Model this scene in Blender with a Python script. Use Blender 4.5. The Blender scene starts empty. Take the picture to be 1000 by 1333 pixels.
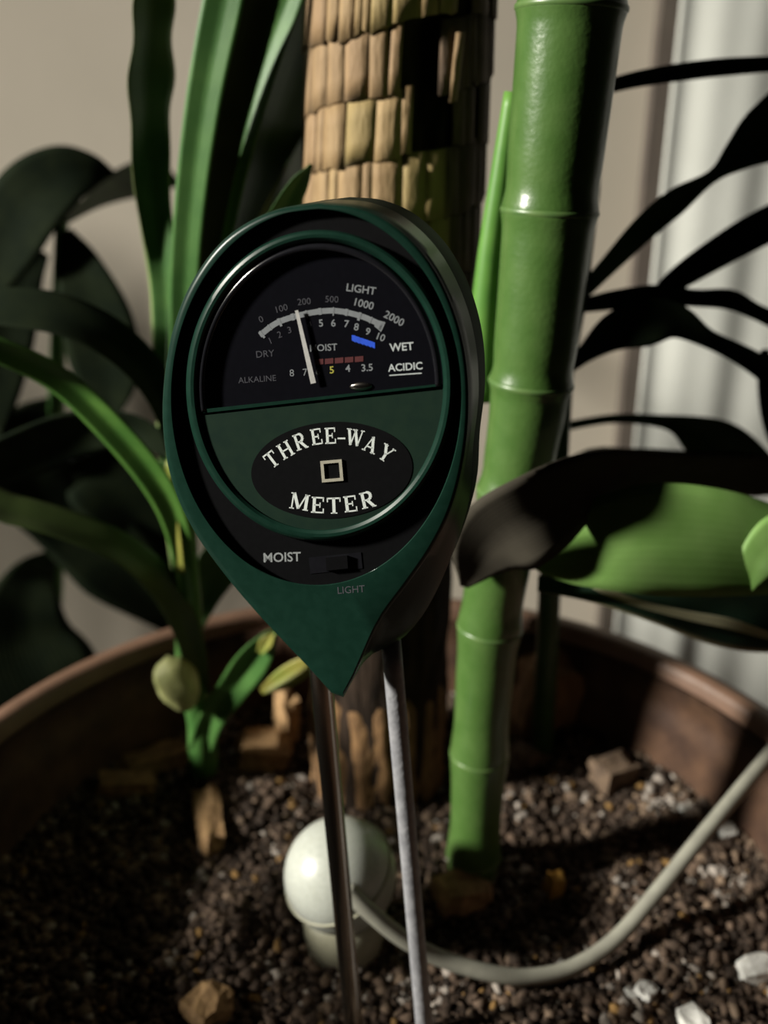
import bpy, math, random
import numpy as np
from mathutils import Vector, Matrix, noise

# ------------------------------------------------------------------ camera, world, light
sc = bpy.context.scene
COL = sc.collection
F = 1200.0                       # focal length in pixels of the 1000 x 1333 frame
PITCH = math.radians(22)
CAM = Vector((0, 0, 0.22))
cd = bpy.data.cameras.new('camera'); cam = bpy.data.objects.new('camera', cd); COL.objects.link(cam)
cam.location = CAM
cam.rotation_euler = (math.pi / 2 - PITCH, 0, 0)
cd.sensor_fit = 'VERTICAL'; cd.sensor_height = 36.0; cd.lens = 36.0 * F / 1333.0
cd.clip_start = 0.005; cd.clip_end = 50
cd.dof.use_dof = True; cd.dof.focus_distance = 0.172; cd.dof.aperture_fstop = 11.0
sc.camera = cam

sc.view_settings.view_transform = 'Standard'
sc.view_settings.look = 'None'
sc.view_settings.gamma = 1.0
sc.view_settings.use_curve_mapping = False
sc.view_settings.exposure = 0.0

w = bpy.data.worlds.new('room_ambient'); sc.world = w; w.use_nodes = True
w.node_tree.nodes['Background'].inputs[0].default_value = (1.0, 0.86, 0.74, 1)
w.node_tree.nodes['Background'].inputs[1].default_value = 0.0025

ld = bpy.data.lights.new('room_lamp', 'AREA'); ld.shape = 'DISK'; ld.size = 0.22
ld.energy = 6.6; ld.spread = math.radians(44); ld.color = (1.0, 0.965, 0.86)
lamp = bpy.data.objects.new('room_lamp', ld); COL.objects.link(lamp)
LAMP = Vector((-1.87, -0.22, 0.96)); TGT = Vector((0, 0.2, 0.1))
lamp.location = LAMP
lamp.rotation_euler = (TGT - LAMP).to_track_quat('-Z', 'Y').to_euler()

# ------------------------------------------------------------------ helpers
FW = Vector((0, math.cos(PITCH), -math.sin(PITCH)))
UP = Vector((0, math.sin(PITCH), math.cos(PITCH)))
RT = Vector((1, 0, 0))
def ray(px, py):
    return FW + RT * ((px - 500) / F) + UP * ((666.5 - py) / F)
def P(px, py, Y):                # point at distance Y in front
    d = ray(px, py); return CAM + d * (Y / d.y)
def PZ(px, py, z):               # point at height z
    d = ray(px, py); return CAM + d * ((z - CAM.z) / d.z)
def proj(x, y, z):               # photo pixel and distance Y of a point of the room
    v = Vector((x, y, z)) - CAM; d = v.dot(FW)
    return (500 + F * v.x / d, 666.5 - F * v.dot(UP) / d, y)
def depth(p):
    return (p - CAM).dot(FW)

def tag(o, label=None, cat=None, group=None, kind=None):
    if label: o['label'] = label
    if cat: o['category'] = cat
    if group: o['group'] = group
    if kind: o['kind'] = kind
    return o
def thing(name, loc, label, cat, group=None):
    o = bpy.data.objects.new(name, None); COL.objects.link(o)
    o.location = loc; o.empty_display_size = 0.01
    return tag(o, label, cat, group)
def root_of(o):
    while o.parent: o = o.parent
    return o
def mesh(name, verts, faces, mat, parent=None, smooth=True, uv=None, loc=None):
    """verts are world coordinates; the object's origin is its root's origin (or loc)"""
    org = Vector(root_of(parent).location) if parent else (Vector(loc) if loc else Vector((0, 0, 0)))
    me = bpy.data.meshes.new(name)
    me.from_pydata([tuple(Vector(v) - org) for v in verts], [], faces)
    me.update()
    if smooth:
        me.polygons.foreach_set('use_smooth', [True] * len(me.polygons))
    if uv:
        l = me.uv_layers.new(name='UVMap')
        for lp in me.loops: l.data[lp.index].uv = uv[lp.vertex_index]
    if mat: me.materials.append(mat)
    o = bpy.data.objects.new(name, me); COL.objects.link(o)
    if parent: o.parent = parent
    else: o.location = org
    return o

def crom(pts, n):
    """Catmull-Rom through tuples of floats, n samples"""
    A = [np.array(p, float) for p in pts]
    A = [2 * A[0] - A[1]] + A + [2 * A[-1] - A[-2]]
    out = []; m = len(A) - 3
    for i in range(n):
        t = i / (n - 1) * m; k = min(int(t), m - 1); t -= k
        p0, p1, p2, p3 = A[k:k + 4]
        out.append(0.5 * ((2 * p1) + (-p0 + p2) * t + (2 * p0 - 5 * p1 + 4 * p2 - p3) * t * t + (-p0 + 3 * p1 - 3 * p2 + p3) * t ** 3))
    return out

def tube_vf(path, radii, seg=14, cap=True):
    V = []; Fc = []; n = len(path)
    path = [Vector(p) for p in path]
    t0 = (path[1] - path[0]).normalized()
    a = t0.orthogonal().normalized()
    for i, p in enumerate(path):
        t = (path[min(i + 1, n - 1)] - path[max(i - 1, 0)]).normalized()
        a = (a - t * a.dot(t)).normalized(); b = t.cross(a)
        for k in range(seg):
            th = 2 * math.pi * k / seg
            V.append(p + (a * math.cos(th) + b * math.sin(th)) * radii[i])
    for i in range(n - 1):
        for k in range(seg):
            k2 = (k + 1) % seg
            Fc.append((i * seg + k, i * seg + k2, (i + 1) * seg + k2, (i + 1) * seg + k))
    if cap:
        Fc.append(tuple(range(seg - 1, -1, -1)))
        Fc.append(tuple((n - 1) * seg + k for k in range(seg)))
    return V, Fc
def tube(name, path, radii, mat, parent=None, seg=14, cap=True, loc=None):
    V, Fc = tube_vf(path, radii, seg, cap)
    return mesh(name, V, Fc, mat, parent, loc=loc)

def lathe_vf(c, prof, seg=64):
    V = []; Fc = []
    for r, z in prof:
        for k in range(seg):
            th = 2 * math.pi * k / seg
            V.append(Vector((c[0] + r * math.cos(th), c[1] + r * math.sin(th), c[2] + z)))
    for i in range(len(prof) - 1):
        for k in range(seg):
            k2 = (k + 1) % seg
            Fc.append((i * seg + k, i * seg + k2, (i + 1) * seg + k2, (i + 1) * seg + k))
    return V, Fc

def leaf(name, spec, mat, parent, n=30, fold=0.12, thick=0.00035, wave=0.0, wfreq=5, seed=0, label=None, cup=0.0):
    """spec: (px, py, Y, width in photo pixels, roll of the blade in degrees) along the midrib"""
    S = crom(spec, n)
    pts = [P(s[0], s[1], s[2]) for s in S]
    NW = 9; V = []; UVs = []; Fc = []
    rnd = random.Random(seed); ph1 = rnd.random() * 6; ph2 = rnd.random() * 6
    L = 0.0
    for i, p in enumerate(pts):
        t = (pts[min(i + 1, n - 1)] - pts[max(i - 1, 0)]).normalized()
        if i: L += (p - pts[i - 1]).length
        v = (CAM - p).normalized()
        s = t.cross(v).normalized(); nn = s.cross(t)
        a = math.radians(S[i][4])
        n2 = nn * math.cos(a) + s * math.sin(a); s2 = s * math.cos(a) - nn * math.sin(a)
        wd = max(S[i][3], 1.0) * depth(p) / F / max(abs(math.cos(a)), 0.35)
        for j in range(NW):
            u = (j / (NW - 1) - 0.5) * 2
            h = fold * abs(u) * wd + cup * u * u * wd
            if wave:
                ph = ph1 if u > 0 else ph2
                h += wave * wd * abs(u) ** 1.5 * math.sin(wfreq * 6.28 * i / n + ph)
            q = p + s2 * (u * wd / 2) + n2 * h
            V.append(q); UVs.append(((u + 1) / 2, L * 10))
    m = len(V)
    # underside
    top = list(V)
    for i in range(n):
        for j in range(NW):
            k = i * NW + j
            ta = top[min(i + 1, n - 1) * NW + j] - top[max(i - 1, 0) * NW + j]
            sb = top[i * NW + min(j + 1, NW - 1)] - top[i * NW + max(j - 1, 0)]
            nn = sb.cross(ta)
            nn = nn.normalized() if nn.length > 1e-12 else Vector((0, 0, 1))
            edge = 0.25 if j in (0, NW - 1) else 1.0
            V.append(top[k] - nn * thick * edge * (1 if True else -1)); UVs.append(UVs[k])
    for i in range(n - 1):
        for j in range(NW - 1):
            a, b, c, d = i * NW + j, i * NW + j + 1, (i + 1) * NW + j + 1, (i + 1) * NW + j
            Fc.append((a, b, c, d)); Fc.append((m + d, m + c, m + b, m + a))
        for j in (0, NW - 1):
            a, d = i * NW + j, (i + 1) * NW + j
            Fc.append((a, d, m + d, m + a) if j == 0 else (a, m + a, m + d, d))
    for i in (0, n - 1):
        for j in range(NW - 1):
            a, b = i * NW + j, i * NW + j + 1
            Fc.append((a, m + a, m + b, b) if i == 0 else (a, b, m + b, m + a))
    o = mesh(name, V, Fc, mat, parent, uv=UVs)
    if label: o['label'] = label
    return o

# ------------------------------------------------------------------ materials
def newmat(name):
    m = bpy.data.materials.new(name); m.use_nodes = True
    return m, m.node_tree, m.node_tree.nodes['Principled BSDF']
def noisy(name, c1, c2, scale=300, rough=0.5, bump=0.0, bscale=None, detail=4, metallic=0.0, spec=0.5, stretch=(1, 1, 1), lo=0.35, hi=0.65, sub=0.0, coat=0.0, rough2=None):
    m, nt, b = newmat(name)
    tc = nt.nodes.new('ShaderNodeTexCoord'); mp = nt.nodes.new('ShaderNodeMapping'); mp.inputs['Scale'].default_value = stretch
    nz = nt.nodes.new('ShaderNodeTexNoise'); nz.inputs['Scale'].default_value = scale; nz.inputs['Detail'].default_value = detail
    cr = nt.nodes.new('ShaderNodeValToRGB')
    cr.color_ramp.elements[0].color = (*c1, 1); cr.color_ramp.elements[1].color = (*c2, 1)
    cr.color_ramp.elements[0].position = lo; cr.color_ramp.elements[1].position = hi
    L = nt.links.new
    L(tc.outputs['Object'], mp.inputs[0]); L(mp.outputs[0], nz.inputs['Vector']); L(nz.outputs['Fac'], cr.inputs[0]); L(cr.outputs[0], b.inputs['Base Color'])
    b.inputs['Roughness'].default_value = rough; b.inputs['Metallic'].default_value = metallic
    b.inputs['Specular IOR Level'].default_value = spec
    if coat: b.inputs['Coat Weight'].default_value = coat; b.inputs['Coat Roughness'].default_value = 0.12
    if bump:
        n2 = nt.nodes.new('ShaderNodeTexNoise'); n2.inputs['Scale'].default_value = bscale or scale * 2; n2.inputs['Detail'].default_value = 5
        bp = nt.nodes.new('ShaderNodeBump'); bp.inputs['Strength'].default_value = bump; bp.inputs['Distance'].default_value = 0.001
        L(mp.outputs[0], n2.inputs['Vector']); L(n2.outputs['Fac'], bp.inputs['Height']); L(bp.outputs[0], b.inputs['Normal'])
    return m
def leafmat(name, c1, c2, rough=0.42, veins=22, trans=0.12, edge=None, spec=0.35, vbump=0.2):
    """green blade: colour drifts along the leaf, fine parallel veins, thin paler margin"""
    m, nt, b = newmat(name); L = nt.links.new
    uv = nt.nodes.new('ShaderNodeUVMap'); uv.uv_map = 'UVMap'
    tc = nt.nodes.new('ShaderNodeTexCoord')
    nz = nt.nodes.new('ShaderNodeTexNoise'); nz.inputs['Scale'].default_value = 90; nz.inputs['Detail'].default_value = 3
    L(tc.outputs['Object'], nz.inputs['Vector'])
    cr = nt.nodes.new('ShaderNodeValToRGB')
    cr.color_ramp.elements[0].color = (*c1, 1); cr.color_ramp.elements[1].color = (*c2, 1)
    cr.color_ramp.elements[0].position = 0.35; cr.color_ramp.elements[1].position = 0.65
    L(nz.outputs['Fac'], cr.inputs[0])
    sx = nt.nodes.new('ShaderNodeSeparateXYZ'); L(uv.outputs[0], sx.inputs[0])
    col = cr.outputs[0]
    if edge:
        a1 = nt.nodes.new('ShaderNodeMath'); a1.operation = 'SUBTRACT'; a1.inputs[1].default_value = 0.5; L(sx.outputs[0], a1.inputs[0])
        a2 = nt.nodes.new('ShaderNodeMath'); a2.operation = 'ABSOLUTE'; L(a1.outputs[0], a2.inputs[0])
        a3 = nt.nodes.new('ShaderNodeMapRange'); a3.inputs[1].default_value = 0.44; a3.inputs[2].default_value = 0.49; L(a2.outputs[0], a3.inputs[0])
        mx = nt.nodes.new('ShaderNodeMixRGB'); L(a3.outputs[0], mx.inputs[0]); L(col, mx.inputs[1]); mx.inputs[2].default_value = (*edge, 1)
        col = mx.outputs[0]
    L(col, b.inputs['Base Color'])
    b.inputs['Roughness'].default_value = rough; b.inputs['Specular IOR Level'].default_value = spec
    mu = nt.nodes.new('ShaderNodeMath'); mu.operation = 'MULTIPLY'; mu.inputs[1].default_value = 6.283 * veins; L(sx.outputs[0], mu.inputs[0])
    sn = nt.nodes.new('ShaderNodeMath'); sn.operation = 'SINE'; L(mu.outputs[0], sn.inputs[0])
    bp = nt.nodes.new('ShaderNodeBump'); bp.inputs['Strength'].default_value = vbump; bp.inputs['Distance'].default_value = 0.0002
    L(sn.outputs[0], bp.inputs['Height']); L(bp.outputs[0], b.inputs['Normal'])
    if trans:
        tr = nt.nodes.new('ShaderNodeBsdfTranslucent'); L(col, tr.inputs[0])
        ms = nt.nodes.new('ShaderNodeMixShader'); ms.inputs[0].default_value = trans
        out = nt.nodes['Material Output']
        L(b.outputs[0], ms.inputs[1]); L(tr.outputs[0], ms.inputs[2]); L(ms.outputs[0], out.inputs[0])
    return m
def plain(name, c, rough=0.5, metallic=0.0, spec=0.5):
    return noisy(name, tuple(x * 0.92 for x in c), tuple(min(1, x * 1.06) for x in c), 900, rough, metallic=metallic, spec=spec)

M = {}
M['wall'] = noisy('painted_wall', (0.58, 0.52, 0.43), (0.64, 0.57, 0.475), 9, 0.9, bump=0.15, bscale=500)
M['floor'] = noisy('dark_floor', (0.030, 0.022, 0.018), (0.05, 0.037, 0.03), 30, 0.6, stretch=(1, 8, 1))
M['dark_strip'] = noisy('dark_taupe', (0.12, 0.098, 0.085), (0.15, 0.125, 0.105), 40, 0.7)
M['curtain'] = noisy('white_curtain_cloth', (0.82, 0.83, 0.77), (0.88, 0.89, 0.83), 20, 0.95, bump=0.2, bscale=1500)
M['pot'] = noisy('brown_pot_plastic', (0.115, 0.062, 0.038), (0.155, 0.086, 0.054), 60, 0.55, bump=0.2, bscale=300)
M['potwall'] = noisy('shaded_pot_wall', (0.040, 0.021, 0.014), (0.085, 0.045, 0.026), 70, 0.75, bump=0.3, bscale=300, spec=0.2)  # pot brown darkened, the inner shade put into the colour
M['soil'] = noisy('dark_potting_soil', (0.012, 0.008, 0.006), (0.05, 0.034, 0.024), 260, 0.95, bump=0.9, bscale=500, spec=0.2)
M['housing'] = noisy('dark_green_plastic', (0.0045, 0.020, 0.013), (0.006, 0.024, 0.016), 500, 0.32, spec=0.22)
M['backshell'] = noisy('blackish_green_plastic', (0.004, 0.011, 0.008), (0.005, 0.013, 0.009), 500, 0.6, spec=0.06)
M['faceplate'] = noisy('green_face_print', (0.0065, 0.018, 0.012), (0.0085, 0.021, 0.013), 400, 0.65, spec=0.1)
M['black'] = plain('black_plastic', (0.004, 0.004, 0.0045), 0.6, spec=0.04)
M['blackgloss'] = plain('glossy_black_plastic', (0.008, 0.008, 0.010), 0.16)
M['dial'] = plain('dial_black_print', (0.004, 0.004, 0.006), 0.8, spec=0.03)
M['white'] = plain('white_print', (0.58, 0.62, 0.60), 0.6)
M['grey'] = plain('grey_print', (0.24, 0.255, 0.26), 0.6)
M['dim'] = plain('dim_grey_print', (0.055, 0.055, 0.065), 0.6)  # left dial print dimmed in colour for glare and shade
M['blue'] = plain('blue_print', (0.02, 0.10, 0.75), 0.6)
M['red'] = plain('red_print', (0.10, 0.018, 0.018), 0.6)
M['yellow'] = plain('yellow_print', (0.45, 0.42, 0.06), 0.6)
M['needle'] = plain('needle_paint', (0.55, 0.54, 0.50), 0.5)
M['brass'] = plain('pale_socket_metal', (0.55, 0.52, 0.42), 0.35, 0.4)
M['steel'] = noisy('dull_chrome', (0.30, 0.27, 0.23), (0.42, 0.38, 0.33), 200, 0.22, metallic=1.0, stretch=(1, 1, .1))
M['zinc'] = noisy('grey_zinc', (0.26, 0.26, 0.28), (0.36, 0.36, 0.38), 350, 0.5, metallic=0.35, bump=0.2)
M['ball'] = plain('white_gloss_plastic', (0.40, 0.415, 0.375), 0.32)
bb_ = M['ball'].node_tree.nodes['Principled BSDF']; bb_.inputs['Subsurface Weight'].default_value = 0.5; bb_.inputs['Subsurface Radius'].default_value = (1.0, 0.95, 0.8); bb_.inputs['Subsurface Scale'].default_value = 0.008
M['neck'] = plain('cream_plastic', (0.30, 0.29, 0.21), 0.45)
M['cable'] = noisy('grey_cable_sheath', (0.21, 0.205, 0.17), (0.26, 0.255, 0.21), 200, 0.5)
M['cane'] = noisy('green_cane_skin', (0.052, 0.112, 0.024), (0.070, 0.135, 0.034), 120, 0.30, bump=0.1, bscale=700, coat=0.15)
M['canering'] = noisy('green_cane_node', (0.07, 0.14, 0.04), (0.10, 0.17, 0.05), 200, 0.35)
M['caneroot'] = noisy('cane_foot', (0.25, 0.22, 0.13), (0.12, 0.11, 0.06), 300, 0.7, bump=0.4)
M['leaf_mid'] = leafmat('leaf_mid_green', (0.055, 0.15, 0.035), (0.085, 0.20, 0.05))
M['leaf_fresh'] = leafmat('leaf_fresh_green', (0.085, 0.22, 0.04), (0.13, 0.29, 0.055), trans=0.15)
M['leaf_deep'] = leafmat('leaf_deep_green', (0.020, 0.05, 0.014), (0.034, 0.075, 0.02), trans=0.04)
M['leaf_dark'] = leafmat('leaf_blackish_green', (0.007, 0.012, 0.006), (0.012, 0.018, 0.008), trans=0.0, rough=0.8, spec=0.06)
M['leaf_edge'] = leafmat('leaf_green_pale_margin', (0.045, 0.12, 0.03), (0.07, 0.16, 0.04), edge=(0.32, 0.40, 0.16), trans=0.08)
M['leaf_dry'] = leafmat('leaf_teal_dry_margin', (0.022, 0.055, 0.034), (0.034, 0.07, 0.042), edge=(0.50, 0.46, 0.26), trans=0.05)
M['leaf_big'] = leafmat('leaf_broad_green', (0.18, 0.35, 0.08), (0.23, 0.41, 0.11), trans=0.08, veins=14, vbump=0.05, rough=0.55)
M['leaf_olive'] = leafmat('leaf_dim_olive', (0.035, 0.055, 0.014), (0.05, 0.075, 0.02), trans=0.05)
M['leaf_shade'] = leafmat('leaf_shade_brown', (0.050, 0.044, 0.034), (0.066, 0.058, 0.044), trans=0.0, rough=0.8, spec=0.1, vbump=0.03)  # shade lying on the leaf is put into this brown
M['bud'] = noisy('pale_bud', (0.33, 0.35, 0.13), (0.46, 0.46, 0.20), 150, 0.6, bump=0.3)
M['yellowtip'] = leafmat('leaf_yellowed', (0.22, 0.26, 0.05), (0.34, 0.30, 0.07), trans=0.1)
M['yellowtip_dry'] = leafmat('leaf_dry_cream', (0.62, 0.58, 0.36), (0.70, 0.66, 0.44), trans=0.2)
M['core'] = noisy('dark_trunk_core', (0.010, 0.007, 0.005), (0.035, 0.023, 0.016), 260, 0.95, bump=0.9, bscale=500, stretch=(1, 1, 0.25), spec=0.15)
BARK = []
for i, (a, b_) in enumerate([((0.225, 0.142, 0.062), (0.285, 0.19, 0.09)), ((0.255, 0.17, 0.072), (0.315, 0.215, 0.10)), ((0.205, 0.13, 0.06), (0.265, 0.172, 0.085)), ((0.21, 0.152, 0.055), (0.27, 0.195, 0.075)), ((0.215, 0.134, 0.064), (0.275, 0.176, 0.088))]):
    BARK.append(noisy('papery_bark', a, b_, 420, 0.75, bump=0.5, bscale=900, stretch=(1, 1, 0.22)))
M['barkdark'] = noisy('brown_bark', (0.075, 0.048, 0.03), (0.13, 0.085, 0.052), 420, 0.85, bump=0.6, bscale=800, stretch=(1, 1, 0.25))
M['barkbase'] = noisy('orange_bark', (0.13, 0.068, 0.026), (0.23, 0.125, 0.05), 300, 0.85, bump=0.8, bscale=600, stretch=(1, 1, 0.4))
M['chip'] = noisy('bark_chip_tan', (0.20, 0.115, 0.05), (0.36, 0.22, 0.10), 300, 0.85, bump=0.5)
M['perlite'] = noisy('white_perlite', (0.55, 0.54, 0.50), (0.72, 0.71, 0.68), 700, 0.9, bump=0.5)

# ------------------------------------------------------------------ the setting
YW = 0.60
def quad_box(name, lo, hi, mat, **k):
    x0, y0, z0 = lo; x1, y1, z1 = hi
    V = [(x0, y0, z0), (x1, y0, z0), (x1, y1, z0), (x0, y1, z0), (x0, y0, z1), (x1, y0, z1), (x1, y1, z1), (x0, y1, z1)]
    Fc = [(3, 2, 1, 0), (4, 5, 6, 7), (0, 1, 5, 4), (1, 2, 6, 5), (2, 3, 7, 6), (3, 0, 4, 7)]
    return mesh(name, V, Fc, mat, smooth=False, **k)
ZF = -0.20
tag(quad_box('wall_back', (-1.2, YW, ZF), (1.2, YW + 0.1, 1.6), M['wall']), 'beige painted wall behind the plants', kind='structure')
tag(quad_box('floor', (-1.2, -1.0, ZF - 0.05), (1.2, YW, ZF), M['floor']), 'dark floor under the pot', kind='structure')
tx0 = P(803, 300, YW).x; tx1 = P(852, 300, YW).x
tag(quad_box('dark_strip_1', (P(826, 300, YW).x, YW - 0.012, ZF), (tx1, YW, 1.6), M['dark_strip']), 'dark taupe upright strip beside the white curtain', kind='structure')  # plain dark upright strip between wall and curtain

# curtain: a hanging sheet with soft folds
cv, cf = [], []
cx0 = P(853, 300, 0.57).x; NX, NZ = 260, 14
for k in range(NZ):
    z = ZF + 0.003 + (1.55 - ZF) * k / (NZ - 1)
    for i in range(NX):
        x = cx0 + 0.75 * i / (NX - 1); s = x - cx0
        y = 0.565 + 0.0008 * math.sin(s * 230) * (0.6 + 0.4 * math.sin(s * 41 + 1)) + 0.0016 * math.sin(s * 88 + 0.8) + 0.001 * math.sin(s * 140 + z * 1.5)
        cv.append(Vector((x, y, z)))
for k in range(NZ - 1):
    for i in range(NX - 1):
        a = k * NX + i; cf.append((a, a + 1, a + NX + 1, a + NX))
cur = mesh('curtain', cv, cf, M['curtain'], loc=(cx0 + 0.37, 0.565, ZF))
sol = cur.modifiers.new('cloth_thickness', 'SOLIDIFY'); sol.thickness = 0.0012; sol.offset = 0
tag(cur, 'white curtain hanging in soft vertical folds on the right', 'curtain')

# ------------------------------------------------------------------ pot and soil
PC = Vector((0.0, 0.202, 0)); PR = 0.138; RIMZ = 0.044
pot = thing('flower_pot', (PC.x, PC.y, ZF), 'large round brown flower pot holding all the plants', 'pot')
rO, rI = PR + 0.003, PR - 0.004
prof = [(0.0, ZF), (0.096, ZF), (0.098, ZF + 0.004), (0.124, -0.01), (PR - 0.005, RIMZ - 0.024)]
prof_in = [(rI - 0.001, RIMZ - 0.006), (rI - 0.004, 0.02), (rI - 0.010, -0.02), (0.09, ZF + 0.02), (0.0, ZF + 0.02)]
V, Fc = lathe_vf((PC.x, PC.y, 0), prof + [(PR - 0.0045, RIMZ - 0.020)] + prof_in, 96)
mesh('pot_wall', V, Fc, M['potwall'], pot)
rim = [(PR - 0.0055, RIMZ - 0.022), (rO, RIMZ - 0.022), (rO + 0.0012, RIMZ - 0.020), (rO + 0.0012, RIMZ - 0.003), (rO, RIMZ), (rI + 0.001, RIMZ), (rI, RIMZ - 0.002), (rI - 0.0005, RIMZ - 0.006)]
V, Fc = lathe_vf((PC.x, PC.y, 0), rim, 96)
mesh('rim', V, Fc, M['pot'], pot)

SR = PR - 0.0075
def soil_z(x, y):
    r = math.hypot(x - PC.x, y - PC.y)
    z = 0.0045 * noise.noise(Vector((x * 30, y * 30, 1.7))) + 0.003 * noise.noise(Vector((x * 75, y * 75, 4.2)))
    z += 0.012 * max(0, (r - 0.09) / 0.045) ** 2 * (0.5 + 0.5 * noise.noise(Vector((x * 18, y * 18, 9))))
    return z
V = []; Fc = []; NR, NT = 60, 150
for i in range(NR):
    r = SR * i / (NR - 1)
    for k in range(NT):
        th = 2 * math.pi * k / NT
        x = PC.x + r * math.cos(th); y = PC.y + r * math.sin(th)
        V.append(Vector((x, y, soil_z(x, y) + 0.0014 * noise.noise(Vector((x * 260, y * 260, 3))))))
for i in range(NR - 1):
    for k in range(NT):
        k2 = (k + 1) % NT
        Fc.append((i * NT + k, (i + 1) * NT + k, (i + 1) * NT + k2, i * NT + k2))
tag(mesh('potting_soil', V, Fc, M['soil'], loc=(PC.x, PC.y, 0)), 'dark brown potting soil filling the pot', 'soil', kind='stuff')

# crumbs: one object, own tint per crumb
rng = np.random.default_rng(7)
ico = bpy.data.meshes.new('tmp')
import bmesh
bm = bmesh.new(); bmesh.ops.create_icosphere(bm, subdivisions=1, radius=1.0)
iv = np.array([v.co[:] for v in bm.verts]); ifc = np.array([[v.index for v in f.verts] for f in bm.faces]); bm.free()
NC = 34000
AV = []; AF = []; AC = []
cnt = 0
for i in range(NC):
    r = SR * math.sqrt(rng.random()) * 0.985; th = rng.random() * 2 * math.pi
    x = PC.x + r * math.cos(th); y = PC.y + r * math.sin(th)
    s = 0.00045 + 0.0017 * rng.random() ** 3.2
    sq = np.array([1 + 0.5 * rng.random(), 0.7 + 0.4 * rng.random(), 0.6 + 0.4 * rng.random()])
    a = rng.random() * 6.28; ca, sa = math.cos(a), math.sin(a)
    vv = iv * (1 + 0.9 * (rng.random((len(iv), 1)) - 0.5)) * sq * s
    vv = np.stack([vv[:, 0] * ca - vv[:, 1] * sa, vv[:, 0] * sa + vv[:, 1] * ca, vv[:, 2]], 1)
    vv += np.array([x - PC.x, y - PC.y, soil_z(x, y) + s * 0.35 * rng.random() + 0.0006])
    AV.append(vv); AF.append(ifc + cnt); cnt += len(iv)
    q = min(0.999, max(0.0, rng.random() + 0.35 * noise.noise(Vector((x * 55, y * 55, 12.0)))))
    if q < 0.50: c = np.array([0.040, 0.026, 0.018]) * (0.4 + 0.8 * rng.random())
    elif q < 0.82: c = np.array([0.085, 0.057, 0.040]) * (0.6 + 0.7 * rng.random())
    elif q < 0.94: c = np.array([0.15, 0.105, 0.072]) * (0.6 + 0.7 * rng.random())
    elif q < 0.965: c = np.array([0.20, 0.115, 0.04]) * (0.7 + 0.5 * rng.random())
    else: c = np.array([0.27, 0.235, 0.205]) * (0.7 + 0.6 * rng.random())
    AC.append(np.repeat(np.append(np.clip(c, 0, 1), 1.0)[None], len(iv), 0))
AV = np.concatenate(AV); AF = np.concatenate(AF); AC = np.concatenate(AC)
me = bpy.data.meshes.new('soil_crumbs')
me.vertices.add(len(AV)); me.vertices.foreach_set('co', AV.ravel())
me.loops.add(AF.size); me.loops.foreach_set('vertex_index', AF.ravel().astype(np.int32))
me.polygons.add(len(AF)); me.polygons.foreach_set('loop_start', np.arange(0, AF.size, 3, dtype=np.int32)); me.polygons.foreach_set('loop_total', np.full(len(AF), 3, dtype=np.int32))
me.update(); me.validate()
ca_ = me.color_attributes.new('crumb_tint', 'FLOAT_COLOR', 'POINT'); ca_.data.foreach_set('color', AC.ravel())
mm, nt, b = newmat('soil_crumb'); at = nt.nodes.new('ShaderNodeAttribute'); at.attribute_name = 'crumb_tint'
nt.links.new(at.outputs['Color'], b.inputs['Base Color']); b.inputs['Roughness'].default_value = 0.9; b.inputs['Specular IOR Level'].default_value = 0.25
me.materials.append(mm)
o = bpy.data.objects.new('soil_crumbs', me); COL.objects.link(o); o.location = (PC.x, PC.y, 0)
tag(o, 'loose brown soil crumbs scattered over the pot', 'soil crumbs', kind='stuff')

# ------------------------------------------------------------------ the meter
MY = math.radians(14)                       # the face is turned a little to the left
MN = Vector((-math.sin(MY), -math.cos(MY), 0.0)).normalized()
M0 = P(410, 500, 0.160)
def ML(px, py, wcm=0.0):                    # point of the plane wcm in front of the meter's face
    d = ray(px, py); q = M0 + MN * (wcm * 0.01)
    return CAM + d * ((q - CAM).dot(MN) / d.dot(MN))
meter = thing('soil_meter', PZ(505, 1345, 0.0), 'dark green teardrop soil meter reading THREE-WAY METER on two metal probes', 'meter')

NA = 160
outline = [(415, 264), (352, 275), (293, 310), (250, 366), (224, 432), (212, 510), (214, 580), (228, 640), (254, 694), (290, 745), (330, 793), (372, 838), (410, 878), (432, 903), (443, 911), (454, 897), (470, 862), (496, 808), (530, 762), (562, 716), (588, 664), (605, 600), (612, 530), (607, 458), (588, 392), (556, 334), (512, 291), (464, 269)]
oc = crom(outline + [outline[0]], 600)
CX, CY = 416, 512
oa = np.array([[math.atan2(-(p[1] - CY), p[0] - CX), math.hypot(p[0] - CX, p[1] - CY)] for p in oc])
oa = oa[np.argsort(oa[:, 0])]
ANG = [-math.pi + 2 * math.pi * k / NA for k in range(NA)]
outline_b = [p for p in outline[:9]] + [(288, 742), (324, 785), (362, 822), (402, 852), (440, 872), (474, 878), (505, 866), (534, 836), (556, 798), (576, 752), (592, 706), (602, 660)] + outline[21:]
ob = crom(outline_b + [outline_b[0]], 600)
ob = np.array([[math.atan2(-(p[1] - CY), p[0] - CX), math.hypot(p[0] - CX, p[1] - CY)] for p in ob])
ob = ob[np.argsort(ob[:, 0])]
def out_px(th, s=1.0):
    r = np.interp(th, oa[:, 0], oa[:, 1], period=2 * math.pi) * s
    return CX + r * math.cos(th), CY - r * math.sin(th)
def ell_px(th, cx, cy, hw, hh):
    # point of the ellipse in direction th from (CX, CY): found by matching angle about its own centre
    return cx + hw * math.cos(th), cy - hh * math.sin(th)
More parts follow.
